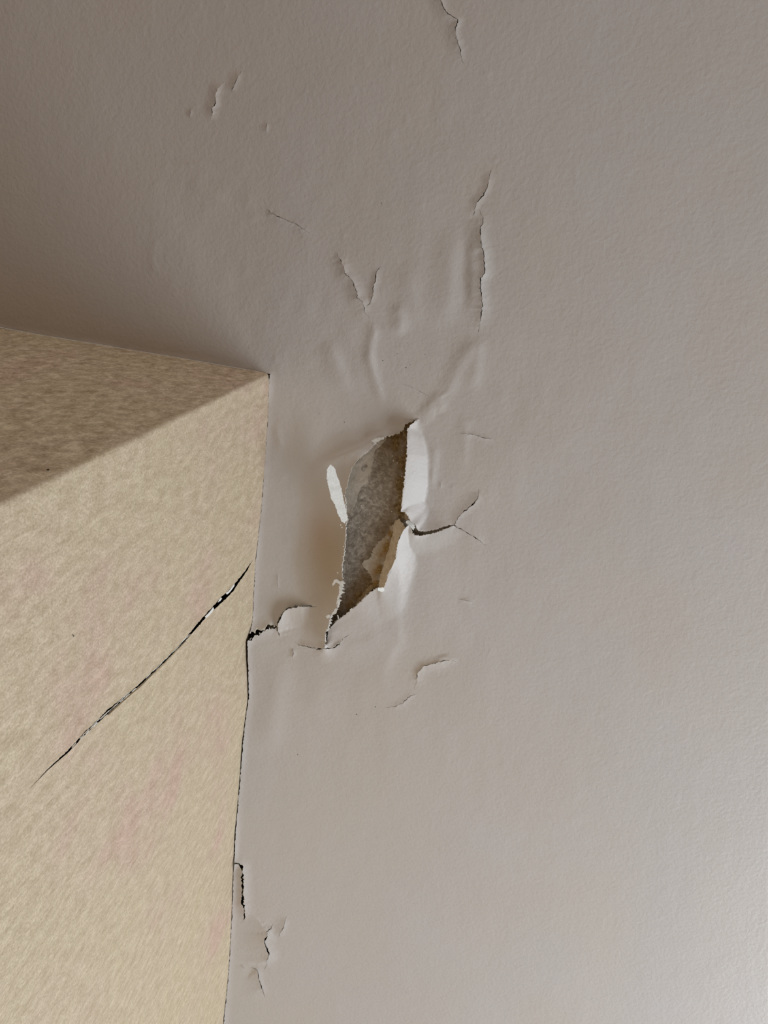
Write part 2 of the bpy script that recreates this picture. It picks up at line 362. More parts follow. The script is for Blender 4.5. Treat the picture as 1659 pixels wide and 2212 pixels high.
def height(P):
    """millimetres below the flat ceiling, with P in pixels"""
    acc = np.zeros(len(P))
    # the big tear
    m = np.where((P[:, 0] > 500) & (P[:, 0] < 1080) & (P[:, 1] > 860) & (P[:, 1] < 1520))[0]
    Q = P[m]; h = np.zeros(len(m)); sub = hp; hb = hp[:, :2]; dall = seg_dist(Q, np.vstack([hb, hb[:1]]))[0]
    for s in range(0, len(Q), 4000):
        q = Q[s:s + 4000]
        d2 = ((q[:, None, :] - hb[None]) ** 2).sum(-1) + 0.05
        wt = 1 / d2 ** 2.2; ws = wt.sum(1)
        L = (wt * sub[:, 2]).sum(1) / ws; R = (wt * sub[:, 3]).sum(1) / ws; X = (wt * sub[:, 4]).sum(1) / ws
        d = dall[s:s + 4000]
        x = np.clip(d / R, 0, 1)
        g = np.where(x < 1, (1 - x) ** X, 0)
        g = g * sstep(1.0, 0.72, x) if True else g
        h[s:s + 4000] = L * g
    acc[m] += h ** 3
    for c in cracks:
        r = max(c['rp'], c['rn']); lo = c['line'].min(0) - r; hi = c['line'].max(0) + r
        m = np.where((P[:, 0] > lo[0]) & (P[:, 0] < hi[0]) & (P[:, 1] > lo[1]) & (P[:, 1] < hi[1]))[0]
        if not len(m): continue
        d, t, sd = seg_dist(P[m], c['line'])
        A = np.ones(len(m))
        if 's' not in c['ends']: A *= sstep(0, 0.3, t)
        if 'e' not in c['ends']: A *= sstep(1, 0.7, t)
        pos = sd > 0
        L = np.where(pos, c['lp'], c['ln']); R = np.where(pos, c['rp'], c['rn'])
        # around a closed end the two sides meet: fade with the distance along the line
        x = np.clip(d / R, 0, 1)
        acc[m] += (L * A * (1 - x) ** 2) ** 3
    acc = np.cbrt(acc)
    for pts, hh, wp, wn in RIDGE:
        pr = resample(pts, 8); r = 2.6 * max(wp, wn); lo = pr.min(0) - r; hi = pr.max(0) + r
        m = np.where((P[:, 0] > lo[0]) & (P[:, 0] < hi[0]) & (P[:, 1] > lo[1]) & (P[:, 1] < hi[1]))[0]
        d, t, sd = seg_dist(P[m], pr)
        wv = np.where(sd > 0, wp, wn)
        A = sstep(0, 0.3, t) * sstep(1, 0.7, t)
        acc[m] += hh * A * np.exp(-(d / wv) ** 2 * 1.2)
    for u, v_, r, a in BL:
        m = np.where((abs(P[:, 0] - u) < 2.5 * r) & (abs(P[:, 1] - v_) < 2.5 * r))[0]
        acc[m] += a * 0.6 * np.exp(-((P[m, 0] - u) ** 2 + (P[m, 1] - v_) ** 2) / r ** 2)
    # paint bead where the ceiling meets the wallpaper
    for e, L, R in ((EDGE1, 1.0, 9), (EDGE2, 2.0, 13)):
        d, t, sd = seg_dist(P, e)
        acc += L * np.clip(1 - d / R, 0, 1) ** 2 * (0.75 + 0.35 * vnoise(P, 40, 3))
    # slow waves of the skim coat, stronger close to the damage
    near = np.exp(-(((P[:, 0] - 800) / 330) ** 2 + ((P[:, 1] - 1050) / 520) ** 2))
    acc += vnoise(P, 150, 1) * 1.1 * (0.35 + near) + vnoise(P * [1.6, 0.8], 48, 2) * 0.42 * (0.15 + near) + vnoise(P, 22, 4) * 0.05
    return np.maximum(acc, -0.9)

# ------------------------------------------------------------------ ceiling skin
def pts_grid(x0, x1, y0, y1, st):
    gx, gy = np.meshgrid(np.arange(x0, x1, st), np.arange(y0, y1, st))
    p = np.stack([gx.ravel(), gy.ravel()], -1).astype(float)
    p[:, 0] += (np.round((p[:, 1] - y0) / st) % 2) * st / 2
    return p + rng.uniform(-0.12, 0.12, p.shape) * st
allb = np.vstack([hole] + [c['lens'] for c in cracks])
def near_mask(p, pts, r):
    """cheap hash test: is any of pts within about r of p"""
    cell = {}
    k = np.floor(pts / r).astype(int)
    S = set()
    for a, b_ in k:
        for i in (-1, 0, 1):
            for j in (-1, 0, 1): S.add((a + i, b_ + j))
    kk = np.floor(p / r).astype(int)
    return np.fromiter(((a, b_) in S for a, b_ in kk), bool, len(p))
coarse = pts_grid(-70, 1730, -70, 2280, 6.0)
nm = near_mask(coarse, allb, 22)
fine = pts_grid(380, 1120, -60, 2200, 3.0)
fine = fine[near_mask(fine, allb, 22)]
G = np.vstack([coarse[~nm], fine])
# keep grid points clear of the outlines
def clear(p, pts, r):
    out = np.ones(len(p), bool); cand = np.where(near_mask(p, pts, 3.0))[0]
    for s in range(0, len(cand), 3000):
        c = cand[s:s + 3000]
        d2 = ((p[c][:, None] - pts[None]) ** 2).sum(-1).min(1); out[c] = d2 > r * r
    return out
e1r = densify_jag(EDGE1, 5, 0.5, np.random.default_rng(1))[0]
e2r = densify_jag(EDGE2, 4, 0.55, np.random.default_rng(2))[0]
G = G[clear(G, np.vstack([allb, e1r, e2r]), 1.7)]
col_poly_px = np.vstack([e1r, e2r])
colbound = np.vstack([at(*e1r.T)[:, :2], at(*e2r.T)[:, :2]])
far_l = np.array([[-2.6, 0.0]]); far_b = np.array([[0.0, 3.2]])
bound = np.vstack([far_l, colbound, far_b])
colpoly = np.vstack([bound, [[-2.6, 3.2]]])
outer = [(x, y) for x in np.linspace(-2.6, 3.4, 13) for y in np.linspace(-2.6, 3.2, 13)]
outer = np.array(outer)
inner_px, ok = pix(np.hstack([outer, np.full((len(outer), 1), H)]))
outer = outer[~(ok & (inner_px[:, 0] > -75) & (inner_px[:, 0] < 1735) & (inner_px[:, 1] > -75) & (inner_px[:, 1] < 2285))]
pw = np.vstack([outer, at(*G.T)[:, :2]])
loops = [at(*hole.T)[:, :2]] + [at(*c['lens'].T)[:, :2] for c in cracks]
V2, F = cdt(pw, loops, [bound])
cen = V2[F].mean(1)
P3 = np.hstack([cen, np.full((len(cen), 1), H)]); cpx, okc = pix(P3)
kill = in_poly(cen, colpoly)
for lp in [hole] + [c['lens'] for c in cracks]:
    kill |= in_poly(cpx, lp) & okc
F = F[~kill]; cpx = cpx[~kill]; okc = okc[~kill]
# orientation: visible side downwards
a, b_, c_ = V2[F[:, 0]], V2[F[:, 1]], V2[F[:, 2]]
cr = (b_[:, 0] - a[:, 0]) * (c_[:, 1] - a[:, 1]) - (b_[:, 1] - a[:, 1]) * (c_[:, 0] - a[:, 0])
F[cr > 0] = F[cr > 0][:, ::-1]
used = np.unique(F); remap = -np.ones(len(V2), int); remap[used] = np.arange(len(used)); V2 = V2[used]; F = remap[F]
Vb = np.hstack([V2, np.full((len(V2), 1), H)]); vpx, vok = pix(Vb)
inside = vok & (vpx[:, 0] > -72) & (vpx[:, 0] < 1732) & (vpx[:, 1] > -72) & (vpx[:, 1] < 2282)
hh = np.zeros(len(V2)); hh[inside] = height(vpx[inside])
V3 = Vb.copy(); V3[inside] = at(vpx[inside, 0], vpx[inside, 1], hh[inside])
# faint damp stains of the paint itself, plus warm shade painted at upper left
def stain_shade_tint(P):
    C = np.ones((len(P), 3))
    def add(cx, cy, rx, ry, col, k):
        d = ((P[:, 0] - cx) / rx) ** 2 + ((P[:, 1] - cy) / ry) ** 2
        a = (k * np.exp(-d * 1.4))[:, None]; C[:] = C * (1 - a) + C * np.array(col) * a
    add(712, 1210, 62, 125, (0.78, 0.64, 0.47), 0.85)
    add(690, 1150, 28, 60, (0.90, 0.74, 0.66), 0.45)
    add(650, 1330, 70, 60, (0.93, 0.88, 0.80), 0.4)
    add(800, 1540, 90, 80, (0.97, 0.93, 0.86), 0.5)
    add(770, 1450, 160, 60, (0.95, 0.92, 0.88), 0.5)
    add(250, 150, 700, 800, (0.97, 0.92, 0.845), 0.7)  # broad warm darkening painted in for the dimmer light at upper left
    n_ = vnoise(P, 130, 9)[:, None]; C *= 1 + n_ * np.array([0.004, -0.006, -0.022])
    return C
tint = np.ones((len(V2), 3)); tint[vok] = stain_shade_tint(np.clip(vpx[vok], [-6000, -6000], [7000, 7000]))

FLAPS = [
 ('white flap of paint curling down along the right side of the tear', [(860,1106),(868,1100),(866,1060),(872,900),(908,900),(926,960),(930,1040),(926,1120),(905,1146),(880,1128)]),
 ('shaded tan flap of paint sagging down left of the tear', [(752,1080),(735,1075),(690,1110),(655,1180),(645,1260),(660,1306),(690,1311),(708,1330),(720,1330),(760,1300),(760,1120)]),
 ('pale curled tongue of paint under the short black crack', [(599,1350),(610,1326),(640,1310),(660,1309),(690,1312),(708,1332),(702,1366),(700,1400),(667,1397),(637,1388),(612,1372)]),
 ('pointed tip of paint lifting between two cracks above the tear', [(760,603),(770,628),(772,643),(785,652),(791,661),(799,655),(806,637),(806,625),(790,610)]),
 ('curled lip of paint below the right end of the tear', [(873,1142),(885,1134),(896,1157),(890,1200),(880,1260),(840,1290),(824,1277),(846,1225),(857,1205),(859,1173)]),
]
me_full = bpy.data.meshes.new('tmp'); me_full.from_pydata(V3.tolist(), [], F.tolist()); me_full.update()
VN = np.zeros(len(V3) * 3); me_full.vertices.foreach_get('normal', VN); VN = VN.reshape(-1, 3)
bpy.data.meshes.remove(me_full)
owner = np.zeros(len(F), int)
for i, (_, poly) in enumerate(FLAPS): owner[in_poly(cpx, np.array(poly)) & okc] = i + 1
def skin_part(k, name, parent):
    f = F[owner == k]; us = np.unique(f); rm = -np.ones(len(V3), int); rm[us] = np.arange(len(us))
    o = mesh_obj(name, V3[us], rm[f], m_paint, parent)
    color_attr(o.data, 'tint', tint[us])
    o.data.normals_split_custom_set_from_vertices([tuple(x) for x in VN[us]])
    return o
ceiling = skin_part(0, 'ceiling', None)
structure(ceiling, 'cracked off-white painted ceiling around the wallpapered column corner', 'ceiling')
for i, (lab, _) in enumerate(FLAPS):
    skin_part(i + 1, 'paint_flap', ceiling)['label'] = lab

# torn rims of the outlines: ragged strips of broken plaster thickness
def rim(line, inward, lift, wmin, wmax, seed, mat, name, label=None, closed=False, thick=0.9):
    n = len(line); rg = np.random.default_rng(seed)
    wv = np.clip(wmin + (wmax - wmin) * (0.5 + 0.5 * lowfreq(n, 1, rg)), 0.15, None)
    if not closed: wv *= np.minimum(1, np.minimum(np.arange(n), np.arange(n)[::-1]) / 3)
    A = at(line[:, 0], line[:, 1], lift + 0.05)
    B_ = at(*(line + inward * wv[:, None]).T, lift - 0.1 - 0.3 * rg.random(n))
    C_ = at(*(line + inward * (wv * 0.6)[:, None]).T, lift - thick - 0.4)
    V = np.vstack([A, B_, C_]); Fs = []
    for i in range(n if closed else n - 1):
        j = (i + 1) % n
        Fs += [(i, j, n + j, n + i), (n + i, n + j, 2 * n + j, 2 * n + i)]
    return mesh_obj(name, V, Fs, mat, ceiling, False, label)
def idx(u, v_): return int(((hp[:, :2] - [u, v_]) ** 2).sum(1).argmin())
def hole_rim(p, q, wmin, wmax, seed, mat):
    i, j = idx(*p), idx(*q)
    ids = np.arange(i, j + 1) if j >= i else np.r_[i:len(hp), 0:j + 1]
    rim(hole[ids], hn[ids], hp[ids, 2], wmin, wmax, seed, mat, 'torn_edge')
hole_rim((875.7,917), (806,964), 1.2, 4.6, 11, m_white)
hole_rim((806,964), (745,1070.7), 0.3, 1.0, 12, m_edge)
hole_rim((745,1070.7), (741,1250), 0.9, 2.2, 13, m_white)
hole_rim((741,1250), (703,1367), 1.4, 5.6, 14, m_white)
hole_rim((703,1367), (701,1398), 0.8, 2.2, 15, m_white)
hole_rim((708,1366), (814.7,1268), 0.3, 2.4, 16, m_edge)
hole_rim((866,1104.6), (880,925), 0.3, 1.6, 17, m_white)
hole_rim((884,1133), (972,1138), 0.3, 1.6, 18, m_edge)
for i, c in enumerate(cracks):
    if c['gap'] < 1.2: continue
    n = len(c['line'])
    s = np.linspace(0, 1, n); A = np.ones(n)
    if 's' not in c['ends']: A *= sstep(0, 0.3, s)
    if 'e' not in c['ends']: A *= sstep(1, 0.7, s)
    t = c['up'] - c['dn']; t /= np.hypot(*t.T)[:, None] + 1e-6
    hh_ = height(c['dn'] - t * 0.2)
    rim(c['dn'], t, hh_, 0.05, 0.35 * c['gap'], 200 + i, m_edge, 'torn_edge')

# ------------------------------------------------------------------ bare plaster above the paint
g = pts_grid(470, 1130, 860, 1460, 4.0)
gp = np.vstack([g])
HOLE_PX = hp[:, :2]
def depth(P):      # mm above the paint plane
    d = 2.2 + 0.0 * P[:, 0]
    d += 14 * sstep(640, 560, P[:, 0]) * sstep(1280, 1340, P[:, 1])
    d += 9 * sstep(60, 10, np.hypot(P[:, 0] - 712, P[:, 1] - 1352))
    d += 8 * sstep(12, 60, seg_dist(P, np.vstack([HOLE_PX, HOLE_PX[:1]]))[0]) * (~in_poly(P, HOLE_PX))
    d -= 1.6 * np.clip(1 - seg_dist(P, [(890,1140),(928,1152),(985,1134)])[0] / 14, 0, 1)
    d += vnoise(P, 46, 21) * 1.1 + vnoise(P, 17, 22) * 0.5 + vnoise(P, 7, 23) * 0.22
    return d
Vp, Fp = cdt(g, [])
cp_ = Vp[Fp].mean(1)
Vw = at(Vp[:, 0], Vp[:, 1], -depth(Vp))
o = mesh_obj('bare_plaster', Vw, Fp[:, ::-1], m_plaster, ceiling, label='grey brown bare plaster showing through the tear, rust stained on its right')
d_r, _, _ = seg_dist(Vp, [(880,915),(879,985),(874,1050),(866,1104),(850,1150),(812,1240),(775,1300),(740,1340)])
rs = np.exp(-(d_r / 24) ** 2) * 1.15 + np.exp(-(((Vp[:, 0] - 850) / 40) ** 2 + ((Vp[:, 1] - 945) / 45) ** 2)) * 0.7
rs = np.clip(rs * (0.85 + 0.55 * vnoise(Vp, 14, 31)), 0, 1)
color_attr(o.data, 'tint', np.stack([rs, rs, rs], -1))
big = [(-2.6, -2.6), (3.4, -2.6), (3.4, 3.2), (-2.6, 3.2)]
mesh_obj('dark_backing', [(x, y, H + z) for z in (0.022, 0.05) for x, y in big], [(3, 2, 1, 0), (4, 5, 6, 7), (0, 1, 5, 4), (1, 2, 6, 5), (2, 3, 7, 6), (3, 0, 4, 7)], m_dark, ceiling, False, 'backing sheet above the loose paint, coloured near-black as gap shade')  # near-black sheet that paints the shade seen through the cracks

def slab(poly, hf, mat, name, thick, step=3.0, seed=0, jag=0.6, tintf=None, label=None):
    """a flake or layer: outline in pixels, hf gives mm below the ceiling, real thickness"""
    rg = np.random.default_rng(seed)
    pr = resample(poly, step, True); n = len(pr)
    t = np.roll(pr, -1, 0) - np.roll(pr, 1, 0); t /= np.hypot(*t.T)[:, None] + 1e-9
    pr = pr + np.stack([-t[:, 1], t[:, 0]], -1) * (lowfreq(n, 1, rg) * jag)[:, None]
    lo, hi = pr.min(0), pr.max(0)
    gi = pts_grid(lo[0], hi[0], lo[1], hi[1], step); gi = gi[in_poly(gi, pr)]
    if len(gi): gi = gi[((gi[:, None] - pr[None]) ** 2).sum(-1).min(1) > (step * 0.55) ** 2]
    Q, T = cdt(gi if len(gi) else np.zeros((0, 2)), [pr])
    T = T[in_poly(Q[T].mean(1), pr)]
    h = hf(Q)
    A = at(Q[:, 0], Q[:, 1], h); B_ = A + np.array([0, 0, thick / 1000.0]); m = len(Q)
    cr = np.cross(A[T[:, 1]] - A[T[:, 0]], A[T[:, 2]] - A[T[:, 0]])[:, 2]
    T[cr > 0] = T[cr > 0][:, ::-1]
    from collections import Counter
    ed = Counter()
    for f in T:
        for a, b_ in ((f[0], f[1]), (f[1], f[2]), (f[2], f[0])): ed[(a, b_)] += 1
    side = [(b_, a, a + m, b_ + m) for (a, b_) in ed if (b_, a) not in ed]
    Fs = [tuple(f) for f in T] + [tuple(f[::-1] + m) for f in T] + side
    o = mesh_obj(name, np.vstack([A, B_]), Fs, mat, ceiling, True, label)
    try: o.data.set_sharp_from_angle(angle=math.radians(50))
    except Exception: pass
    tv = tintf(Q) if tintf else np.zeros(len(Q))
    tv = np.concatenate([tv, tv]); color_attr(o.data, 'tint', np.stack([tv] * 3, -1))
    return o
# old layer left inside the tear
slab([(836,938),(834,951.5),(820,965),(809,973.7),(805,998.6),(800.8,1026),(795,1041.6),(781,1051),(773,1068),(770,1082),(759,1101),(738,1108),(735,1000),(780,955),(815,938)],
     lambda Q: -1.2 + vnoise(Q, 16, 41) * 0.5 + vnoise(Q, 6, 42) * 0.2, m_layer, 'old_paint_layer', 3.0, 3.0, 1, 0.8, lambda Q: 0.10 + 0 * Q[:, 0], 'beige older coat in the upper left of the tear')
slab([(765,1052),(776,1058),(770,1080),(768,1098),(772,1112),(764,1125),(756,1110),(748,1108),(748,1085)],
     lambda Q: -2.2 + vnoise(Q, 10, 43) * 0.5, m_layer, 'old_paint_layer', 2.0, 3.0, 2, 1.0, lambda Q: 0.25 + 0 * Q[:, 0])
def rustf(Q):
    d, _, _ = seg_dist(Q, [(848,1150),(836,1190),(822,1225),(812,1262)])
    return np.clip(np.exp(-(d / 13) ** 2) * 1.3 * (0.8 + 0.7 * vnoise(Q, 9, 44)), 0, 1)
slab([(858,1128),(846,1135),(839.6,1145.6),(831,1162),(817.5,1173),(806,1187),(799,1206.6),(787,1212),(782,1220),(791,1231.6),(800.8,1245),(805,1259),(803,1272),(820,1272),(835,1250),(850,1215),(858,1170)],
     lambda Q: 0.8 + vnoise(Q, 15, 45) * 0.9 + vnoise(Q, 5, 46) * 0.3, m_layer, 'old_paint_layer', 4.0, 2.6, 3, 1.1, rustf, 'beige coat with a rusty streak low on the right inside the tear')
slab([(803,1262),(806,1270),(800,1279),(788,1290),(776,1303),(768,1308),(776,1294),(782,1285),(793,1272)],
     lambda Q: 1.5 + vnoise(Q, 8, 47) * 0.5, m_layer, 'old_paint_layer', 3.0, 2.6, 4, 1.0, lambda Q: 0.75 + 0 * Q[:, 0])
# curled strip of tan paint on the right lip
def striph(Q):
    d, _, _ = seg_dist(Q, [(876,1138),(862,1162),(858,1190),(857,1207),(848,1229),(838,1250),(828,1272)])
    return 17.5 - d * 0.60 + vnoise(Q, 14, 48) * 0.8
slab([(853.5,1124.8),(862,1121),(871.5,1133),(875.5,1140),(862.5,1162),(859.5,1173),(856.5,1190),(856,1209),(848,1229),(838,1248),(829,1270),(817.5,1271.8),(820,1248),(831,1212),(839.6,1184),(848,1154),(849.5,1134.5)],
     striph, m_tan, 'curled_strip', 0.7, 2.6, 5, 0.7, None, 'tan strip of curled paint standing on the right lip of the tear')
slab([(817,1270),(829,1268),(830,1277),(824,1279),(816,1276)], lambda Q: 26 - (Q[:, 0] - 816) * 0.8, m_white, 'paint_flake', 0.6, 2.2, 6, 0.4, None, 'tiny bright flake at the foot of the curled strip')
slab([(875,1106),(882,1112),(885,1121),(884,1127),(877,1124),(874,1116)], lambda Q: 4 + 0 * Q[:, 0], m_tan, 'paint_flake', 0.8, 2.2, 16, 0.5)
slab([(878,1126),(886,1124),(893,1130),(897,1139),(893,1146),(886,1139),(879,1134)], lambda Q: 14 - (Q[:, 0] - 878) * 0.4, m_white, 'paint_flake', 0.8, 2.2, 17, 0.8)
# white torn tongue hanging left of the tear
slab([(713.5,1003.6),(723,1011),(727,1026),(735.7,1051),(741,1076),(746.8,1100),(751,1120.6),(745,1131),(738,1126),(728.7,1106.8),(723,1090),(714.9,1076),(711.5,1059.6),(709,1045.8),(705.7,1034.7),(706.5,1014)],
     lambda Q: 30 + (745 - Q[:, 0] + (Q[:, 1] - 1130) * 0.22) * 0.55 + vnoise(Q, 10, 49) * 0.5, m_white, 'hanging_flake', 0.6, 2.4, 7, 0.6, None, 'white torn tongue of paint hanging left of the tear')
# ragged white fringe low on the left side of the tear
slab([(722,1253),(728,1252),(735,1256),(742,1254),(741,1264),(736,1268),(733,1262),(726,1258),(722,1262),(718,1268),(719,1260)], lambda Q: 31 + 0 * Q[:, 0], m_white, 'paint_flake', 0.5, 2.0, 8, 0.4)
slab([(733,1266),(739,1268),(737,1280),(733,1292),(730,1304),(726,1306),(729,1294),(732,1282)], lambda Q: 30 + 0 * Q[:, 0], m_white, 'paint_flake', 0.5, 2.0, 9, 0.7)
slab([(725,1314),(729,1316),(727,1324),(720,1328),(716,1328),(721,1320)], lambda Q: 26 + 0 * Q[:, 0], m_white, 'paint_flake', 0.5, 2.0, 10, 0.5)
slab([(703,1331),(709,1328),(714,1330),(711,1335),(706,1336)], lambda Q: 24 + 0 * Q[:, 0], m_white, 'paint_flake', 0.5, 2.0, 12, 0.4)
slab([(755,1317),(760,1313),(764,1316),(761,1320),(756,1321)], lambda Q: 9 + 0 * Q[:, 0], m_white, 'paint_flake', 0.5, 2.0, 13, 0.4)
slab([(728,1329),(731,1330),(733,1338),(730,1338)], lambda Q: 8 + 0 * Q[:, 0], m_white, 'paint_flake', 0.5, 2.0, 14, 0.2)
slab([(802,952),(812,946),(822,945),(831,943),(828,949),(815,954),(808,957)], lambda Q: 8.5 + 0 * Q[:, 0], m_white, 'paint_flake', 0.5, 2.0, 15, 0.5)

# crumbs of paint and dust specks
def blob(P, r, squash=0.5, seg=6):
    V = [P + np.array([0, 0, -r * squash])]; 
    for k in range(seg):
        a = 2 * math.pi * k / seg; q = r * rng.uniform(0.6, 1.2); V.append(P + np.array([q * math.cos(a), q * math.sin(a), 0]))
    V.append(P + np.array([0, 0, r * squash * 0.6]))
    Fs = [(0, 1 + (k + 1) % seg, 1 + k) for k in range(seg)] + [(seg + 1, 1 + k, 1 + (k + 1) % seg) for k in range(seg)]
    return V, Fs
V, Fs = [], []
def crumb(u, v_, h, r):
    a, f = blob(at(np.float64(u), np.float64(v_), h), r); s = len(V); V.extend(a); Fs.extend([tuple(s + i for i in t) for t in f])
for _ in range(46):
    k = rng.integers(idx(745, 1070), idx(703, 1367)); q = hole[k] + hn[k] * rng.uniform(-3, 3); crumb(q[0], q[1], hp[k, 2] + 0.5, rng.uniform(0.0003, 0.0010))
for _ in range(40):
    u, v_ = rng.uniform(735, 870), rng.uniform(1000, 1330)
    if in_poly(np.array([[u, v_]]), hole)[0]: crumb(u, v_, -0.8, rng.uniform(0.0003, 0.0009))
for _ in range(30):
    t = rng.uniform(0, 1); crumb(537 + 62 * t + rng.normal() * 2, 1382 - 26 * t + rng.normal() * 3, 4.0, rng.uniform(0.0004, 0.0011))
for u, v_ in ((729, 1237), (736, 1134), (738, 1139), (850, 995), (858, 1000), (868, 1029), (873, 1030), (848, 985)): crumb(u, v_, 1 if u > 745 else 30, 0.0011)
o = mesh_obj('paint_crumbs', V, Fs, m_white, ceiling, False, 'white crumbs of paint along the torn edges'); o['kind'] = 'stuff'
sp_me = None
for u, v_, r in ((827,779,1.3),(858,764,.9),(877,794,1.4),(886,787,.9),(918,766,.8),(744,912,1),(690,893,.8),(811,1527,1.7),(770,1543,1.8),(643,1630,1.3),(816.5,1039.5,1.5),(876,2143,1.1),(824,439,.9),(363,752,.8)):
    p = at(np.float64(u), np.float64(v_), float(height(np.array([[u, v_]], float))[0]) + 0.05)
    if sp_me is None:
        a, f = blob(np.zeros(3), 0.0006, 0.4, 8)
        sp_me = bpy.data.meshes.new('speck'); sp_me.from_pydata([tuple(x) for x in a], [], f); sp_me.materials.append(m_speck)
    o = link(bpy.data.objects.new('speck', sp_me), ceiling); o.location = p; o.scale = (r, r, r)

# ------------------------------------------------------------------ wallpapered wall facing right, with the long slit
RC = 0.0045
SLIT = [(548.5,1207),(540,1218),(532,1230),(523,1242),(514,1254),(499,1274),(481,1292),(459,1315),(439,1335),(409,1369),(386,1394),(362,1418),(336,1444),(315,1464),(297,1482),(275,1500),(255,1517),(235,1534),(213,1556),(181,1586),(145,1624),(101,1664),(55,1713)]
SW = [0,1.2,2.4,3.4,4.4,7.5,9.0,6.6,4.6,3.4,2.4,2.8,2.4,2.2,2.4,2.6,4.0,5.2,4.2,4.0,3.2,1.8,0]
SB = np.array([(-0.95,0.3)]*0 + [0])
line = np.array(SLIT, float); L = np.r_[0, np.cumsum(np.hypot(*(line[1:] - line[:-1]).T))]
sN = int(L[-1] / 3.0); ss = np.linspace(0, L[-1], sN)
sl = np.stack([np.interp(ss, L, line[:, 0]), np.interp(ss, L, line[:, 1])], -1); sw = np.interp(ss, L, SW)
rg = np.random.default_rng(77)
tgt = np.gradient(sl, axis=0); tgt /= np.hypot(*tgt.T)[:, None]; sn = np.stack([-tgt[:, 1], tgt[:, 0]], -1)
jagA = lowfreq(sN, 1, rg) * 0.45 * np.clip(sw / 3, 0, 1) * (ss < 0.72 * L[-1]); jagB = lowfreq(sN, 1, rg) * 0.35 * np.clip(sw / 3, 0, 1)
up = sl + sn * (sw / 2 + jagA * 0)[:, None] ; dn = sl - sn * (sw / 2)[:, None]
up = up + sn * jagB[:, None]; dn = dn - sn * jagA[:, None]
slens = np.vstack([up, dn[1:-1][::-1]])
wallpoly_px = np.array([(-70, 1070), (-70, 2280), (478, 2280), (560, 1100), (584, 815), (575, 812)])
wg = pts_grid(-70, 590, 800, 2280, 7.0); wg = wg[in_poly(wg, wallpoly_px)]
wf = pts_grid(30, 560, 1190, 1730, 3.2); wf = wf[near_mask(wf, slens, 14)]
wg = np.vstack([wg[~near_mask(wg, slens, 14)], wf]); wg = wg[clear(wg, slens, 1.6)]
W3 = at_wall(wg[:, 0], wg[:, 1]); keep = (W3[:, 1] > RC + 0.001) & (W3[:, 2] < H + 0.008); W3 = W3[keep]
yz = W3[:, 1:]
arc = RC * math.pi / 2
zs = np.linspace(H - 0.9, H + 0.012, 230)
extra = [(RC - arc * k / 6, z) for k in range(7) for z in zs]
extra += [(RC - arc * k / 6, z) for k in range(7) for z in np.linspace(0, H - 0.95, 6)]
extra += [(y, z) for y in np.linspace(0.3, 3.2, 8) for z in np.linspace(0, H - 1.05, 5)]
extra += [(y, z) for y in np.linspace(1.3, 3.2, 10) for z in np.linspace(H - 1.0, H + 0.012, 4)]
extra += [(y, H + 0.012) for y in np.linspace(0.01, 1.3, 300)]
lens_yz = at_wall(slens[:, 0], slens[:, 1])[:, 1:]
Q, T = cdt(np.vstack([yz, np.array(extra)]), [lens_yz])
T = T[~in_poly(Q[T].mean(1), lens_yz)]
# the wall edge at the top follows the traced joint
e2w = at(np.array(EDGE2)[:, 0] - 1.0, np.array(EDGE2)[:, 1]); order = np.argsort(e2w[:, 1])
gapx = np.interp(Q[:, 1], [0, 1], [0, 1]) * 0
yq = Q[:, 0]
offx = np.interp(yq, e2w[order, 1], e2w[order, 0])
# opened joint: paper edge stands a little back along the black gap
_, ygap0 = 0, 0
yk = [at(np.float64(u), np.float64(v_))[1] for u, v_ in ((545,1340),(537,1376),(535,1425),(537,1469),(533,1540),(519,1680),(508,1800),(505,1862),(501,1960),(495,2080),(484,2212))]
gap_mm = [-0.9, 1.8, 2.1, 1.6, 0.7, 0.5, 0.25, 0.5, 0.3, -0.6, 0.4]
offx = offx - np.interp(yq, yk, gap_mm) / 1000.0
offx = np.where(yq < 0.012, offx * np.clip((yq - RC) / 0.006, 0, 1), offx)
sdep = H - Q[:, 1]
off = offx * np.exp(-(np.maximum(sdep, 0) / 0.035) ** 1.3)
wave = (vnoise(Q * 1000, 60, 51) * 0.0006 + vnoise(Q * 1000, 22, 52) * 0.00022)
inq = Q[:, 1] > H - 1.0
wave = np.where(inq & (yq > RC), wave * np.clip((yq - RC) / 0.01, 0, 1), 0)
ql = at_wall(sl[:, 0], sl[:, 1])[:, 1:]
d, t, sd = seg_dist(Q, ql)
lift = 0.0016 * np.clip(1 - d / 0.016, 0, 1) ** 2 * sstep(0, .1, t) * sstep(1, .7, t) * np.where(sd > 0, 1.0, 0.5)
ang = np.clip((RC - yq) / RC, 0, math.pi / 2)
X = np.where(yq >= RC, off + wave + lift, -RC + RC * np.cos(ang))
Y = np.where(yq >= RC, yq, RC - RC * np.sin(ang))
W = np.stack([X, Y, Q[:, 1]], -1)
cr = np.cross(W[T[:, 1]] - W[T[:, 0]], W[T[:, 2]] - W[T[:, 0]])[:, 0]; T[cr < 0] = T[cr < 0][:, ::-1]
wall = mesh_obj('wall_left', W, T, m_paper_l)
structure(wall, 'sunlit beige fibrous wallpaper wall with a long diagonal slit', 'wall')
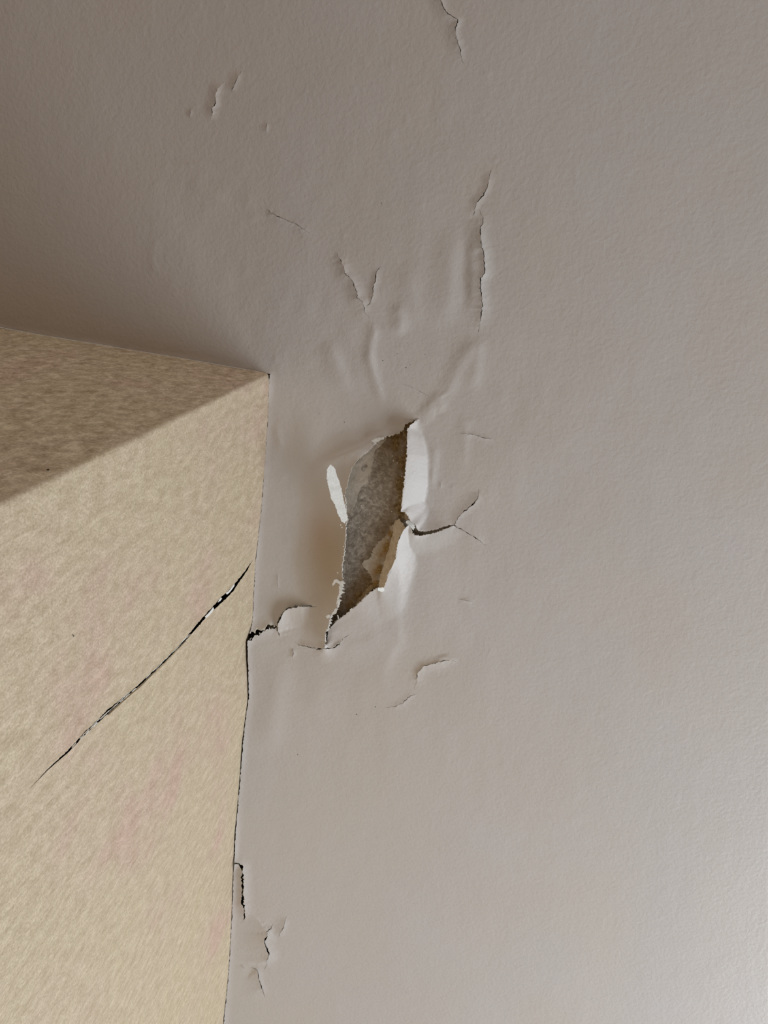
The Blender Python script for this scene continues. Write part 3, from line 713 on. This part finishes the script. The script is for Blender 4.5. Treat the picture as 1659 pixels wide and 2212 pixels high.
# solid core behind the paper, coloured near-black for the shade in the slit
def boxf(x0, x1, y0, y1, z0, z1):
    V = [(x, y, z) for z in (z0, z1) for x, y in ((x0, y0), (x1, y0), (x1, y1), (x0, y1))]
    return V, [(3, 2, 1, 0), (4, 5, 6, 7), (0, 1, 5, 4), (1, 2, 6, 5), (2, 3, 7, 6), (3, 0, 4, 7)]
V, Fs = boxf(-2.59, -0.011, 0.011, 3.19, 0.0, H + 0.015)
mesh_obj('wall_core', V, Fs, m_dark, wall, False, 'wall core behind the slit paper, coloured near-black as shade')
# torn paper fibres bridging the slit
def wall_flake(poly, seed, mat=m_white, dx=0.001, dx2=0.0, label=None):
    p = np.array(poly, float); q = at_wall(p[:, 0], p[:, 1]); n = len(q)
    s = np.linspace(0, 1, n); q[:, 0] += dx + dx2 * np.sin(s * 6.28)
    b2 = q.copy(); b2[:, 0] -= 0.0005
    Fs = [tuple(range(n)), tuple(range(2 * n - 1, n - 1, -1))] + [(i, (i + 1) % n, n + (i + 1) % n, n + i) for i in range(n)]
    return mesh_obj('torn_fibre', np.vstack([q, b2]), Fs, mat, wall, False, label)
wall_flake([(505,1260),(502,1264),(497,1271),(491,1278),(486,1280),(489,1284),(495,1279),(501,1271),(505,1265)], 1, label='white sliver of torn paper across the wide end of the slit')
wall_flake([(459,1311),(455,1317),(449,1324),(441,1332),(444,1335),(450,1330),(456,1323),(461,1316)], 2)
wall_flake([(476,1290),(472,1295),(469,1301),(474,1298),(478,1293)], 3)
rg = np.random.default_rng(12)
for k in range(70):
    s = rg.uniform(0.30, 0.80); i = int(s * sN); n = int(rg.integers(3, 7)); i2 = min(i + n, sN - 2)
    off0 = rg.uniform(-0.5, 0.35)
    A = [sl[j] + sn[j] * (off0 * sw[j] + rg.normal() * 0.2) for j in range(i, i2)]
    th = rg.uniform(0.4, 1.1)
    B_ = [a + sn[i] * th * (0.4 + math.sin(math.pi * (m + .5) / len(A))) for m, a in enumerate(A)]
    wall_flake(np.array(A + B_[::-1]), k, m_white if rg.random() < 0.55 else m_edge, rg.uniform(0.0001, 0.0012))
i0 = int(.70 * sN)
A = at_wall(*(sl[i0:] + sn[i0:] * 4).T); B_ = at_wall(*(sl[i0:] - sn[i0:] * 4).T)
dp = np.linspace(0.004, 0.0012, len(A)); A[:, 0] -= dp; B_[:, 0] -= dp; n = len(A)
mesh_obj('slit_bottom', np.vstack([A, B_]), [(i, i + 1, n + i + 1, n + i) for i in range(n - 1)], m_plaster, wall, False, 'grey filler in the shallow lower end of the slit')
# thin raised lip below the slit in its middle
i0, i1 = int(.33 * sN), int(.66 * sN)
lip = sl[i0:i1] + sn[i0:i1] * 0; 
side = -1 if (sn[i0:i1, 1].mean() > 0) else 1
lowr = sl[i0:i1] - side * sn[i0:i1] * (sw[i0:i1] / 2 + 1.0)[:, None]
lowr2 = sl[i0:i1] - side * sn[i0:i1] * (sw[i0:i1] / 2 + 2.0)[:, None]
A = at_wall(*lowr.T); B_ = at_wall(*lowr2.T); A[:, 0] += 0.0022; B_[:, 0] += 0.0010
n = len(A); A2 = A - [0.0012, 0, 0]; 
mesh_obj('paper_lip', np.vstack([A, B_, A2]), [(i, i + 1, n + i + 1, n + i) for i in range(n - 1)] + [(i, i + 1, 2 * n + i + 1, 2 * n + i) for i in range(n - 1)], m_paper_l, wall, False)
for u, v_, r in ((157,1373,1.8),(145,1701,1.0),(534,1058,.9)):
    p = at_wall(np.float64(u), np.float64(v_)); o = link(bpy.data.objects.new('speck', sp_me), wall)
    o.location = p + np.array([0.0009, 0, 0]); o.rotation_euler = (0, math.pi / 2, 0); o.scale = (r, r, r)

# ------------------------------------------------------------------ the wall that turns away at the corner
xs = np.r_[-RC, -np.linspace(0.006, 1.2, 200), -np.linspace(1.3, 2.6, 6)]
zs = np.r_[np.linspace(0, H - 0.95, 6), np.linspace(H - 0.9, H + 0.012, 180)]
gx, gz = np.meshgrid(xs, zs); n1, n2 = gx.shape
pp = np.stack([gx.ravel(), gz.ravel()], -1)
wy = (vnoise(pp * 1000, 60, 61) * 0.0006 + vnoise(pp * 1000, 24, 62) * 0.0002) * np.clip((-pp[:, 0] - RC) / 0.01, 0, 1)
Wv = np.stack([pp[:, 0], wy, pp[:, 1]], -1)
ii = np.arange(n1 * n2).reshape(n1, n2)
Fb = np.stack([ii[:-1, :-1], ii[1:, :-1], ii[1:, 1:], ii[:-1, 1:]], -1).reshape(-1, 4)[:, ::-1]
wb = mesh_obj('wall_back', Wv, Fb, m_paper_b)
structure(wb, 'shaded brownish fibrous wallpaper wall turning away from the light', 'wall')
p = CAM + (lambda d: d * ((0 - CAM[1]) / d[1]))(WB @ ray(104, 1016))
o = link(bpy.data.objects.new('speck', sp_me), wb); o.location = p + np.array([0, -0.0009, 0]); o.rotation_euler = (math.pi / 2, 0, 0); o.scale = (2.2,) * 3
# ragged paint bead along the back wall joint
jj = resample([(0,708),(93,725.5),(200,743),(270,755),(330,764.5),(425,780.5),(500,793.5),(560,804)], 4); n = len(jj)
rg = np.random.default_rng(3); wv = np.clip(1.2 + 0.7 * lowfreq(n, 2, rg), 0.2, 3)
A = at(jj[:, 0], jj[:, 1] - 1.8, 1.0); B_ = at(jj[:, 0], jj[:, 1] + wv, 2.4 + 0 * wv); C_ = at(jj[:, 0], jj[:, 1] + wv + 1.5, 0.0)
mesh_obj('paint_bead', np.vstack([A, B_, C_]), [(i, i + 1, n + i + 1, n + i) for i in range(n - 1)] + [(n + i, n + i + 1, 2 * n + i + 1, 2 * n + i) for i in range(n - 1)], m_white, ceiling)

# ------------------------------------------------------------------ floor
V, Fs = boxf(-2.6, 3.4, -2.6, 3.2, -0.05, 0.0)
fl = mesh_obj('floor', V, Fs, m_floor, None, False)
structure(fl, 'brown wooden floor far below the ceiling, out of view', 'floor')
